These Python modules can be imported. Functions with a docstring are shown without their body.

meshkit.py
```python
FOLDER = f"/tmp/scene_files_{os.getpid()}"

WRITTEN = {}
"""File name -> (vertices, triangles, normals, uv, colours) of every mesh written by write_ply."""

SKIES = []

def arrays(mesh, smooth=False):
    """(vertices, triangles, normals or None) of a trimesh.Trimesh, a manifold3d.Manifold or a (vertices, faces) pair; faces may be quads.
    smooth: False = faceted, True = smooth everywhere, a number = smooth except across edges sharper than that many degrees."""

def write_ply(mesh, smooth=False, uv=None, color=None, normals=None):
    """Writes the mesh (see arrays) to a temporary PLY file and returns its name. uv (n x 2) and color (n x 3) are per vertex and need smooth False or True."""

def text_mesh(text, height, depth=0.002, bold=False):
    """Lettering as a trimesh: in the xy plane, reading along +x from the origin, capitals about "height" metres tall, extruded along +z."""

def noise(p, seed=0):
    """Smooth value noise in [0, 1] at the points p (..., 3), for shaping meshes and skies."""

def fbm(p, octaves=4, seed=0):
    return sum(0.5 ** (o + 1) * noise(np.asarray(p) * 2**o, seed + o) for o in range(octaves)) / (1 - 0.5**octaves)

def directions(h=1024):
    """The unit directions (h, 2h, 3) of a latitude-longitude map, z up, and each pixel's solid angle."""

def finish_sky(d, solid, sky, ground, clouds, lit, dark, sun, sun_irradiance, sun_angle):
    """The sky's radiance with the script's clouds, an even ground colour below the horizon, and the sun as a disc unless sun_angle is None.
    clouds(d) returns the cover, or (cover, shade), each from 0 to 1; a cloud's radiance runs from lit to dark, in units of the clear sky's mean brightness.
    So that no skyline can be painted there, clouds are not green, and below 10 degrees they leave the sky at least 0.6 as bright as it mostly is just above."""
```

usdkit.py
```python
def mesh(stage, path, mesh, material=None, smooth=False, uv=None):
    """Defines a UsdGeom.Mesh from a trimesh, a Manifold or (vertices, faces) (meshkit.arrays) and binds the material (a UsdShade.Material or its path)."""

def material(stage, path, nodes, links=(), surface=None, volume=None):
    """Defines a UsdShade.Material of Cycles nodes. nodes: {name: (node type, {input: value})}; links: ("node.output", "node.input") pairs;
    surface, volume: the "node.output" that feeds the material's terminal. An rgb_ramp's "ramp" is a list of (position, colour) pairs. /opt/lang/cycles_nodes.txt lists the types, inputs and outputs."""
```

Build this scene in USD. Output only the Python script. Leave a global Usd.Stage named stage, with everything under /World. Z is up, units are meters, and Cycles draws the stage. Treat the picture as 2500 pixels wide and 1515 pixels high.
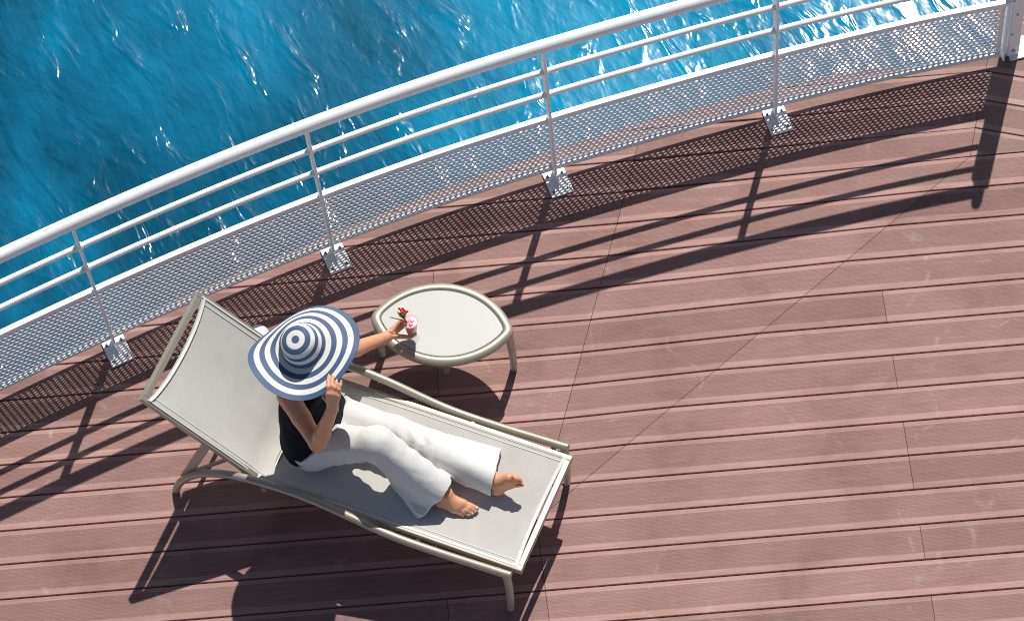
import math
import numpy as np
import trimesh
import manifold3d as m3
import shapely.geometry as sg
import shapely.ops as so
import usdkit
import meshkit
from pxr import Usd, UsdGeom, UsdLux, UsdShade, Gf, Sdf

stage = Usd.Stage.CreateInMemory()
UsdGeom.SetStageUpAxis(stage, UsdGeom.Tokens.z)
UsdGeom.SetStageMetersPerUnit(stage, 1.0)
world = UsdGeom.Xform.Define(stage, '/World')
stage.SetDefaultPrim(world.GetPrim())
UsdGeom.Scope.Define(stage, '/World/Looks')

# ------------------------------------------------------------------ camera
CAM_H, FPX, PITCH, ROLL = 12.535, 7430.98, math.radians(59.782), math.radians(-7.374)
FWD = np.array([0, math.cos(PITCH), -math.sin(PITCH)])
_r0 = np.array([1.0, 0, 0]); _u0 = np.cross(_r0, FWD)
RGT = math.cos(ROLL) * _r0 + math.sin(ROLL) * _u0
UPV = -math.sin(ROLL) * _r0 + math.cos(ROLL) * _u0
cam = UsdGeom.Camera.Define(stage, '/World/camera')
cam.CreateHorizontalApertureAttr(36.0)
cam.CreateVerticalApertureAttr(36.0 * 620 / 1024)
cam.CreateFocalLengthAttr(36.0 * FPX / 2500)
cam.CreateClippingRangeAttr(Gf.Vec2f(0.1, 500))
_m = Gf.Matrix4d(*RGT, 0, *UPV, 0, *(-FWD), 0, 0, 0, CAM_H, 1)
cam.AddTransformOp().Set(_m)
EXPOSURE = 0.0
cam.CreateExposureAttr(EXPOSURE)

# ------------------------------------------------------------------ sky and sun
SUN_AZ, SUN_EL = math.radians(21.5), math.radians(54.9)
SUN = np.array([math.sin(SUN_AZ) * math.cos(SUN_EL), math.cos(SUN_AZ) * math.cos(SUN_EL), math.sin(SUN_EL)])
sky = UsdLux.DomeLight.Define(stage, '/World/sky')
sky.GetPrim().SetCustomDataByKey('kind', 'structure')
sky.GetPrim().SetCustomDataByKey('label', 'clear blue daylight sky over the deck and water')
sky.GetPrim().SetCustomDataByKey('category', 'sky')
sky_mat = usdkit.material(stage, '/World/Looks/sky_light',
    {'s': ('sky_texture', {'sky_type': 'single_scattering', 'sun_disc': False, 'sun_elevation': SUN_EL, 'sun_rotation': SUN_AZ, 'altitude': 100.0}),
     'b': ('background_shader', {'strength': 0.06})},
    [('s.color', 'b.color')], surface='b.background')
UsdShade.MaterialBindingAPI.Apply(sky.GetPrim()).Bind(sky_mat)
sun = UsdLux.DistantLight.Define(stage, '/World/sun')
sun.CreateNormalizeAttr(True); sun.CreateIntensityAttr(1.25); sun.CreateAngleAttr(0.5)
sun.CreateColorAttr(Gf.Vec3f(1.0, 0.965, 0.91))
_a = np.cross([0, 0, 1.0], SUN); _a /= np.linalg.norm(_a); _b = np.cross(SUN, _a)
sun.AddTransformOp().Set(Gf.Matrix4d(*_a, 0, *_b, 0, *SUN, 0, 0, 0, 20, 1))


def at(u, v, z=0.0):
    """The point of the place at height z seen at pixel (u, v) of the 2500 x 1515 photograph."""
    d = FWD + (u - 1250) / FPX * RGT - (v - 757.5) / FPX * UPV
    return np.array([0, 0, CAM_H]) + d * ((z - CAM_H) / d[2])


# ------------------------------------------------------------------ materials
def pos_scaled(scale, rot=0.0):
    return {'g': ('geometry', {}), 'map': ('mapping', {'scale': scale, 'rotation': (0, 0, rot)})}, [('g.position', 'map.vector')]


def simple(name, color, rough=0.5, metallic=0.0, var=0.0, vscale=20.0, bump=0.0, bscale=200.0, spec=0.5, **extra):
    n = {'g': ('geometry', {}), 'p': ('principled_bsdf', {'base_color': color, 'roughness': rough, 'metallic': metallic, 'specular_ior_level': spec, **extra})}
    l = []
    if var:
        c = np.array(color)
        n['nz'] = ('noise_texture', {'scale': vscale, 'detail': 5.0, 'roughness': 0.6})
        n['rm'] = ('rgb_ramp', {'ramp': [(0.3, tuple(c * (1 - var))), (0.7, tuple(np.minimum(c * (1 + var), 1)))]})
        l += [('g.position', 'nz.vector'), ('nz.fac', 'rm.fac'), ('rm.color', 'p.base_color')]
    if bump:
        n['bz'] = ('noise_texture', {'scale': bscale, 'detail': 3.0})
        n['bp'] = ('bump', {'strength': 1.0, 'distance': bump})
        l += [('g.position', 'bz.vector'), ('bz.fac', 'bp.height'), ('bp.normal', 'p.normal')]
    return usdkit.material(stage, '/World/Looks/' + name, n, l, surface='p.BSDF')


M = {}
M['white_paint'] = simple('white_paint', (0.85, 0.85, 0.85), 0.38, var=0.03, vscale=9)
M['galvanised'] = simple('bolt_steel', (0.42, 0.42, 0.42), 0.4, 0.8)
M['champagne'] = simple('champagne_paint', (0.415, 0.378, 0.305), 0.42, 0.42, var=0.05, vscale=14)
M['table_top'] = simple('table_top', (0.46, 0.455, 0.435), 0.3, var=0.015, vscale=6)
M['skin'] = simple('skin', (0.64, 0.31, 0.175), 0.5, var=0.08, vscale=28, bump=0.0006, bscale=260, subsurface_weight=0.12, subsurface_scale=0.006)
M['nail'] = simple('nail', (0.62, 0.40, 0.35), 0.25)
M['black_cloth'] = simple('black_cloth', (0.008, 0.009, 0.014), 0.85, var=0.2, vscale=90, bump=0.0015, bscale=70, spec=0.2)
M['hair'] = simple('hair', (0.035, 0.018, 0.011), 0.45, var=0.3, vscale=120)
M['eye'] = simple('eye', (0.75, 0.74, 0.72), 0.2)
M['lips'] = simple('lips', (0.42, 0.13, 0.12), 0.4)
M['joist'] = simple('joist', (0.035, 0.022, 0.018), 0.9)
M['concrete'] = simple('deck_edge', (0.20, 0.12, 0.075), 0.8, var=0.25, vscale=12)
M['red'] = simple('red_berry', (0.55, 0.012, 0.012), 0.25)
M['stem'] = simple('green_stem', (0.22, 0.27, 0.05), 0.5)
M['cream'] = simple('cream_petal', (0.72, 0.66, 0.48), 0.5)
M['pink'] = simple('pink_drink', (0.74, 0.36, 0.38), 0.35, var=0.06, vscale=120, subsurface_weight=0.3, subsurface_scale=0.01)
M['straw'] = simple('straw', (0.08, 0.05, 0.04), 0.4)

# white towelling trousers
M['trousers'] = usdkit.material(stage, '/World/Looks/white_wool', {
    'g': ('geometry', {}), 'n1': ('noise_texture', {'scale': 230.0, 'detail': 4.0, 'roughness': 0.7}), 'n2': ('noise_texture', {'scale': 26.0, 'detail': 4.0, 'roughness': 0.6, 'distortion': 0.6}),
    'a': ('math', {'math_type': 'multiply_add', 'value2': 0.9}), 'bp': ('bump', {'strength': 0.8, 'distance': 0.0022}),
    'p': ('principled_bsdf', {'base_color': (0.66, 0.652, 0.628), 'roughness': 0.9, 'sheen_weight': 0.06, 'specular_ior_level': 0.2})},
    [('g.position', 'n1.vector'), ('g.position', 'n2.vector'), ('n1.fac', 'a.value1'), ('n2.fac', 'a.value3'), ('a.value', 'bp.height'), ('bp.normal', 'p.normal')], surface='p.BSDF')

# woven sling of the lounger: a little light comes through the mesh
M['sling'] = usdkit.material(stage, '/World/Looks/sling_fabric', {
    'g': ('geometry', {}), 'nz': ('noise_texture', {'scale': 5.0, 'detail': 5.0, 'roughness': 0.6, 'distortion': 1.0}),
    'rm': ('rgb_ramp', {'ramp': [(0.3, (0.715, 0.695, 0.655)), (0.7, (0.785, 0.765, 0.725))]}),
    'n2': ('noise_texture', {'scale': 420.0, 'detail': 2.0}), 'bp': ('bump', {'strength': 0.5, 'distance': 0.002}),
    'p': ('principled_bsdf', {'roughness': 0.75, 'specular_ior_level': 0.3, 'diffuse_roughness': 1.0, 'sheen_weight': 0.25, 'sheen_roughness': 0.6}), 't': ('transparent_bsdf', {'color': (1, 1, 1)}),
    'tl': ('translucent_bsdf', {'color': (0.55, 0.53, 0.50)}),
    'm1': ('mix_closure', {'fac': 0.10}), 'm2': ('mix_closure', {'fac': 0.09})},
    [('g.position', 'nz.vector'), ('nz.fac', 'rm.fac'), ('rm.color', 'p.base_color'), ('g.position', 'n2.vector'), ('n2.fac', 'bp.height'), ('bp.normal', 'p.normal'),
     ('p.BSDF', 'm1.closure1'), ('tl.BSDF', 'm1.closure2'), ('m1.closure', 'm2.closure1'), ('t.BSDF', 'm2.closure2')], surface='m2.closure')
M['sling_hem'] = simple('sling_hem', (0.68, 0.67, 0.645), 0.75, bump=0.0008, bscale=400)


def plank_material(name, base, worn, k):
    c, w = np.array(base), np.array(worn)
    return usdkit.material(stage, '/World/Looks/' + name, {
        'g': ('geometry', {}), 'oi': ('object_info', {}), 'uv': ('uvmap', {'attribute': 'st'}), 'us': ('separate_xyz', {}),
        # groove shade painted into the colour: middle of each board darker, smooth margins paler
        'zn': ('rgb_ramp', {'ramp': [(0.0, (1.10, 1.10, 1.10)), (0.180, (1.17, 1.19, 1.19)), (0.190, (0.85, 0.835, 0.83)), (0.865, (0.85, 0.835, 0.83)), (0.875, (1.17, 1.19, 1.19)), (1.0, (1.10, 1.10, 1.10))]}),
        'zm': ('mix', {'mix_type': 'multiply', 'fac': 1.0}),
        'mp': ('mapping', {'scale': (2.5, 60.0, 1.0)}), 'n1': ('noise_texture', {'scale': 2.0, 'detail': 6.0, 'roughness': 0.65}),
        'vr': ('vector_rotate', {'rotate_type': 'z_axis', 'angle': 0.05}),
        'r1': ('rgb_ramp', {'ramp': [(0.28, tuple(c * 0.86)), (0.5, tuple(c)), (0.74, tuple(w))]}),
        'n2': ('noise_texture', {'scale': 2.3, 'detail': 6.0, 'roughness': 0.65, 'distortion': 0.3}), 'r2': ('rgb_ramp', {'ramp': [(0.28, (0.76, 0.71, 0.69)), (0.46, (0.97, 0.955, 0.95)), (0.70, (1.10, 1.12, 1.12))]}),
        'mx': ('mix', {'mix_type': 'multiply', 'fac': 1.0}),
        # thin pale scuffs and scattered salt specks
        'n3': ('noise_texture', {'scale': 1.3, 'detail': 2.0, 'roughness': 0.4, 'distortion': 0.3}), 'r3': ('rgb_ramp', {'ramp': [(0.0, (0, 0, 0)), (0.492, (0, 0, 0)), (0.5, (1, 1, 1)), (0.508, (0, 0, 0)), (1.0, (0, 0, 0))]}),
        'n4': ('noise_texture', {'scale': 9.0, 'detail': 4.0, 'roughness': 0.7}), 'r4': ('rgb_ramp', {'ramp': [(0.48, (0, 0, 0)), (0.72, (0.34, 0.34, 0.34))]}),
        'sc': ('mix', {'mix_type': 'multiply', 'fac': 1.0}), 'm2': ('mix', {'mix_type': 'mix', 'color2': (0.66, 0.56, 0.52)}),
        'n5': ('noise_texture', {'scale': 75.0, 'detail': 2.0}), 'r5': ('rgb_ramp', {'ramp': [(0.76, (0, 0, 0)), (0.80, (0.6, 0.6, 0.6))]}), 'm5': ('mix', {'mix_type': 'mix', 'color2': (0.62, 0.52, 0.48)}),
        'rv': ('math', {'math_type': 'multiply_add', 'value2': 0.26, 'value3': 0.87}), 'm3': ('mix', {'mix_type': 'multiply', 'fac': 1.0}),
        'bn': ('noise_texture', {'scale': 160.0, 'detail': 3.0}), 'bp': ('bump', {'strength': 0.4, 'distance': 0.001}),
        'p': ('principled_bsdf', {'roughness': 0.72, 'specular_ior_level': 0.3})},
        [('g.position', 'vr.vector'), ('vr.vector', 'mp.vector'), ('mp.vector', 'n1.vector'), ('n1.fac', 'r1.fac'), ('g.position', 'n2.vector'), ('n2.fac', 'r2.fac'), ('r1.color', 'mx.color1'), ('r2.color', 'mx.color2'),
         ('g.position', 'n3.vector'), ('n3.fac', 'r3.fac'), ('g.position', 'n4.vector'), ('n4.fac', 'r4.fac'), ('r3.color', 'sc.color1'), ('r4.color', 'sc.color2'), ('sc.color', 'm2.fac'),
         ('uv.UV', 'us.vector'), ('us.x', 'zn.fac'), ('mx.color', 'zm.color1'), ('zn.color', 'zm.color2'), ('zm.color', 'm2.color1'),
         ('g.position', 'n5.vector'), ('n5.fac', 'r5.fac'), ('r5.color', 'm5.fac'), ('m2.color', 'm5.color1'),
         ('oi.random', 'rv.value1'), ('m5.color', 'm3.color1'), ('rv.value', 'm3.color2'), ('m3.color', 'p.base_color'),
         ('g.position', 'bn.vector'), ('bn.fac', 'bp.height'), ('bp.normal', 'p.normal')], surface='p.BSDF')


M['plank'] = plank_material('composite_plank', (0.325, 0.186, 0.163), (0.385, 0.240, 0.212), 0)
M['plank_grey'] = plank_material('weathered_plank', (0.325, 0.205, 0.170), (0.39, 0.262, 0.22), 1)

# sea water: blue over a sandy bottom with darker weed patches, rippled surface
M['water'] = usdkit.material(stage, '/World/Looks/sea_water', {
    'g': ('geometry', {}), 'vr': ('vector_rotate', {'rotate_type': 'z_axis', 'angle': math.radians(-24)}),
    'm1': ('mapping', {'scale': (0.95, 0.62, 1.0)}), 'n1': ('noise_texture', {'scale': 0.72, 'detail': 5.0, 'roughness': 0.55, 'distortion': 0.5}),
    'gx': ('separate_xyz', {}), 'gr': ('math', {'math_type': 'multiply_add', 'value2': 0.05, 'value3': 0.04}), 'ad': ('math', {'math_type': 'add'}),
    'r1': ('rgb_ramp', {'ramp': [(0.33, (0.0, 0.068, 0.128)), (0.44, (0.0, 0.115, 0.215)), (0.55, (0.0, 0.195, 0.345)), (0.75, (0.001, 0.265, 0.445))]}),
    'm2': ('mapping', {'scale': (3.5, 1.15, 1.0)}), 'n2': ('noise_texture', {'scale': 1.0, 'detail': 4.0, 'roughness': 0.5, 'distortion': 0.8}),
    'm3': ('mapping', {'scale': (2.6, 1.5, 1.0)}), 'n3': ('noise_texture', {'scale': 4.6, 'detail': 2.0, 'roughness': 0.45, 'distortion': 0.3}),
    'm4': ('mapping', {'scale': (2.4, 0.95, 1.0), 'location': (7.0, 3.0, 0.0)}), 'n4': ('noise_texture', {'scale': 2.4, 'detail': 3.0, 'roughness': 0.5, 'distortion': 0.5}), 'cr': ('map_range', {'range_type': 'smootherstep', 'from_min': 0.45, 'from_max': 0.85}),
    'b2': ('bump', {'strength': 1.0, 'distance': 0.0070}), 'b3': ('bump', {'strength': 1.0, 'distance': 0.0036}), 'b4': ('bump', {'strength': 1.0, 'distance': 0.0092}), 'd2': ('bump', {'strength': 1.0, 'distance': 0.055}), 'd3': ('bump', {'strength': 1.0, 'distance': 0.016}),
    'p': ('diffuse_bsdf', {}), 'gl': ('glossy_bsdf', {'color': (1, 1, 1), 'roughness': 0.12}), 'fr': ('fresnel', {'IOR': 1.33}), 'wm': ('mix_closure', {})},
    [('g.position', 'vr.vector'), ('vr.vector', 'm1.vector'), ('m1.vector', 'n1.vector'), ('g.position', 'gx.vector'), ('gx.x', 'gr.value1'), ('n1.fac', 'ad.value1'), ('gr.value', 'ad.value2'), ('ad.value', 'r1.fac'), ('r1.color', 'p.color'),
     ('vr.vector', 'm2.vector'), ('m2.vector', 'n2.vector'), ('n2.fac', 'b2.height'), ('vr.vector', 'm3.vector'), ('m3.vector', 'n3.vector'), ('n3.fac', 'b3.height'),
     ('vr.vector', 'm4.vector'), ('m4.vector', 'n4.vector'), ('n4.fac', 'cr.value'), ('cr.result', 'b4.height'), ('b4.normal', 'b2.normal'), ('b2.normal', 'b3.normal'), ('b3.normal', 'gl.normal'), ('b3.normal', 'fr.normal'),
     ('n2.fac', 'd2.height'), ('n3.fac', 'd3.height'), ('d2.normal', 'd3.normal'), ('d3.normal', 'p.normal'),
     ('fr.fac', 'wm.fac'), ('p.BSDF', 'wm.closure1'), ('gl.BSDF', 'wm.closure2')], surface='wm.closure')

M['glass'] = usdkit.material(stage, '/World/Looks/drinking_glass', {
    'lw': ('layer_weight', {'blend': 0.5}), 'pw': ('math', {'math_type': 'power', 'value2': 3.5}), 'f': ('math', {'math_type': 'multiply_add', 'value2': 0.55, 'value3': 0.035}), 't': ('transparent_bsdf', {'color': (0.97, 0.975, 0.975)}), 's': ('glossy_bsdf', {'color': (1, 1, 1), 'roughness': 0.03}), 'm': ('mix_closure', {})},
    [('lw.facing', 'pw.value1'), ('pw.value', 'f.value1'), ('f.value', 'm.fac'), ('t.BSDF', 'm.closure1'), ('s.BSDF', 'm.closure2')], surface='m.closure')

# straw hat: navy and off-white braids, by the braid's distance from the crown's middle (a UV)
NAVY, IVORY = (0.060, 0.105, 0.200), (0.78, 0.765, 0.71)


def hat_material(edges, total):
    stops, on = [], True
    prev = 0.0
    for e in list(edges) + [total]:
        c = NAVY if on else IVORY
        stops += [(min(prev / total + 0.0015, 1), c), (min(e / total - 0.0015, 1), c)]
        prev, on = e, not on
    return usdkit.material(stage, '/World/Looks/striped_straw', {
        'uv': ('uvmap', {'attribute': 'st'}), 'sx': ('separate_xyz', {}), 'r': ('rgb_ramp', {'ramp': stops}),
        'k': ('math', {'math_type': 'multiply', 'value2': total / 0.0042 * 2 * math.pi}), 'sn': ('math', {'math_type': 'sine'}),
        'g': ('geometry', {}), 'nz': ('noise_texture', {'scale': 90.0, 'detail': 3.0}), 'ad': ('math', {'math_type': 'multiply_add', 'value2': 0.8}),
        'rm': ('rgb_ramp', {'ramp': [(0.3, (0.92, 0.92, 0.93)), (0.7, (1.05, 1.05, 1.04))]}), 'mx': ('mix', {'mix_type': 'multiply', 'fac': 1.0}),
        'bp': ('bump', {'strength': 0.5, 'distance': 0.0008}), 'p': ('principled_bsdf', {'roughness': 0.55, 'specular_ior_level': 0.45})},
        [('uv.UV', 'sx.vector'), ('sx.x', 'r.fac'), ('sx.x', 'k.value1'), ('k.value', 'sn.value1'), ('g.position', 'nz.vector'), ('sn.value', 'ad.value1'), ('nz.fac', 'ad.value3'),
         ('ad.value', 'bp.height'), ('bp.normal', 'p.normal'), ('nz.fac', 'rm.fac'), ('r.color', 'mx.color1'), ('rm.color', 'mx.color2'), ('mx.color', 'p.base_color')], surface='p.BSDF')


# ------------------------------------------------------------------ prim helpers
_used = {}


def path_for(parent, name):
    k = (parent, name); n = _used.get(k, 0); _used[k] = n + 1
    return f'{parent}/{name}' if n == 0 else f'{parent}/{name}_{n:03d}'


def tag(prim, label=None, cat=None, group=None, kind=None):
    for k, v in (('label', label), ('category', cat), ('group', group), ('kind', kind)):
        if v:
            prim.SetCustomDataByKey(k, v)
    return prim


def thing(name, label, cat, loc=(0, 0, 0), group=None, kind=None):
    x = UsdGeom.Xform.Define(stage, path_for('/World', name))
    x.AddTranslateOp().Set(Gf.Vec3d(*map(float, loc)))
    p = x.GetPrim()
    p._loc = np.array(loc, float) if False else None
    LOC[str(p.GetPath())] = np.array(loc, float)
    return tag(p, label, cat, group, kind)


LOC = {}


def obj(name, mesh, mat, parent=None, smooth=False, label=None, uv=None):
    """One Mesh prim, its vertices given in world metres."""
    par = '/World' if parent is None else str(parent.GetPath())
    path = path_for(par, name)
    top = '/'.join(par.split('/')[:3])
    off = LOC.get(top, np.zeros(3))
    if isinstance(mesh, (list,)):
        mesh = trimesh.util.concatenate(mesh)
    if hasattr(mesh, 'to_mesh'):
        q = mesh.to_mesh(); mesh = trimesh.Trimesh(q.vert_properties[:, :3], q.tri_verts, process=False)
    if isinstance(mesh, tuple):
        mesh = trimesh.Trimesh(np.asarray(mesh[0], float), np.asarray(mesh[1], int), process=False)
    mesh = trimesh.Trimesh(mesh.vertices - off, mesh.faces, process=False)
    g = usdkit.mesh(stage, path, mesh, M[mat] if isinstance(mat, str) else mat, smooth=smooth, uv=uv)
    if label:
        g.GetPrim().SetCustomDataByKey('label', label)
    return g.GetPrim()


# ------------------------------------------------------------------ mesh helpers
def unit(v):
    v = np.asarray(v, float); return v / np.linalg.norm(v)


def box(c, size, axes=None):
    b = trimesh.creation.box(size)
    T = np.eye(4)
    if axes is not None:
        T[:3, :3] = np.array(axes).T
    T[:3, 3] = c
    b.apply_transform(T)
    return b


def bevel_box(c, size, axes=None, r=0.002):
    s = np.array(size) / 2
    pts = []
    for a in range(3):
        q = s - r; q[a] = s[a]
        for i in (-1, 1):
            for j in (-1, 1):
                for k in (-1, 1):
                    pts.append(q * (i, j, k))
    h = m3.Manifold.hull_points(np.array(pts)).to_mesh()
    v = h.vert_properties[:, :3]
    A = np.array(axes) if axes is not None else np.eye(3)
    return trimesh.Trimesh(v @ A + np.array(c), h.tri_verts, process=False)


def tube(points, r, sides=16, up=(0, 0, 1), ry=None, caps=True):
    p = np.asarray(points, float); n = len(p)
    t = np.gradient(p, axis=0); t /= np.linalg.norm(t, axis=1, keepdims=True)
    up = np.asarray(up, float)
    a = np.cross(t, up); bad = np.linalg.norm(a, axis=1) < 1e-3; a[bad] = np.cross(t[bad], [1.0, 0.2, 0]); a /= np.linalg.norm(a, axis=1, keepdims=True)
    b = np.cross(a, t)
    rx = np.broadcast_to(r, n); ryy = rx if ry is None else np.broadcast_to(ry, n)
    ang = np.arange(sides) * 2 * np.pi / sides
    v = p[:, None] + (np.cos(ang)[None, :, None] * a[:, None]) * rx[:, None, None] + (np.sin(ang)[None, :, None] * b[:, None]) * ryy[:, None, None]
    i, j = np.meshgrid(np.arange(n - 1), np.arange(sides), indexing='ij')
    q = np.stack([i * sides + j, i * sides + (j + 1) % sides, (i + 1) * sides + (j + 1) % sides, (i + 1) * sides + j], -1).reshape(-1, 4)
    f = np.vstack([q[:, [0, 2, 1]], q[:, [0, 3, 2]]])
    v = v.reshape(-1, 3)
    if caps:
        k = len(v); v = np.vstack([v, p[0], p[-1]])
        j = np.arange(sides)
        f = np.vstack([f, np.c_[np.full(sides, k), j, (j + 1) % sides], np.c_[np.full(sides, k + 1), (n - 1) * sides + (j + 1) % sides, (n - 1) * sides + j]])
    return trimesh.Trimesh(v, f, process=False)


def rect_tube(points, w, h, up=(0, 0, 1), r=0.004):
    """A rectangular bar with softened corners along points: w across, h along up."""
    k = []
    for sx, sy, a0 in ((1, 1, 0), (-1, 1, 90), (-1, -1, 180), (1, -1, 270)):
        for a in (0, 45, 90):
            k.append((sx * (w / 2 - r) + r * math.cos(math.radians(a0 + a)), sy * (h / 2 - r) + r * math.sin(math.radians(a0 + a))))
    k = np.array(k)
    p = np.asarray(points, float); n = len(p); sides = len(k)
    t = np.gradient(p, axis=0); t /= np.linalg.norm(t, axis=1, keepdims=True)
    a = np.cross(t, np.asarray(up, float)); a /= np.linalg.norm(a, axis=1, keepdims=True); b = np.cross(a, t)
    v = (p[:, None] + k[None, :, 0, None] * a[:, None] + k[None, :, 1, None] * b[:, None]).reshape(-1, 3)
    i, j = np.meshgrid(np.arange(n - 1), np.arange(sides), indexing='ij')
    q = np.stack([i * sides + j, i * sides + (j + 1) % sides, (i + 1) * sides + (j + 1) % sides, (i + 1) * sides + j], -1).reshape(-1, 4)
    f = np.vstack([q[:, [0, 2, 1]], q[:, [0, 3, 2]]])
    kk = len(v); v = np.vstack([v, p[0], p[-1]]); j = np.arange(sides)
    f = np.vstack([f, np.c_[np.full(sides, kk), j, (j + 1) % sides], np.c_[np.full(sides, kk + 1), (n - 1) * sides + (j + 1) % sides, (n - 1) * sides + j]])
    return trimesh.Trimesh(v, f, process=False)


def spline(pts, n=40):
    from scipy.interpolate import CubicSpline
    p = np.asarray(pts, float)
    s = np.r_[0, np.cumsum(np.linalg.norm(np.diff(p, axis=0), axis=1))]
    return CubicSpline(s, p)(np.linspace(0, s[-1], n))


def cylinder(c, r, h, axis=(0, 0, 1), sides=16):
    a = unit(axis); c = np.asarray(c, float)
    return tube([c - a * h / 2, c + a * h / 2], r, sides, up=(0.3, 0.9, 0.1) if abs(a[2]) > 0.9 else (0, 0, 1))


def grid_faces(nu, nv, wrap=False):
    i, j = np.meshgrid(np.arange(nu - 1), np.arange(nv if wrap else nv - 1), indexing='ij')
    q = np.stack([i * nv + j, i * nv + (j + 1) % nv, (i + 1) * nv + (j + 1) % nv, (i + 1) * nv + j], -1).reshape(-1, 4)
    return np.vstack([q[:, [0, 1, 2]], q[:, [0, 2, 3]]])


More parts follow.
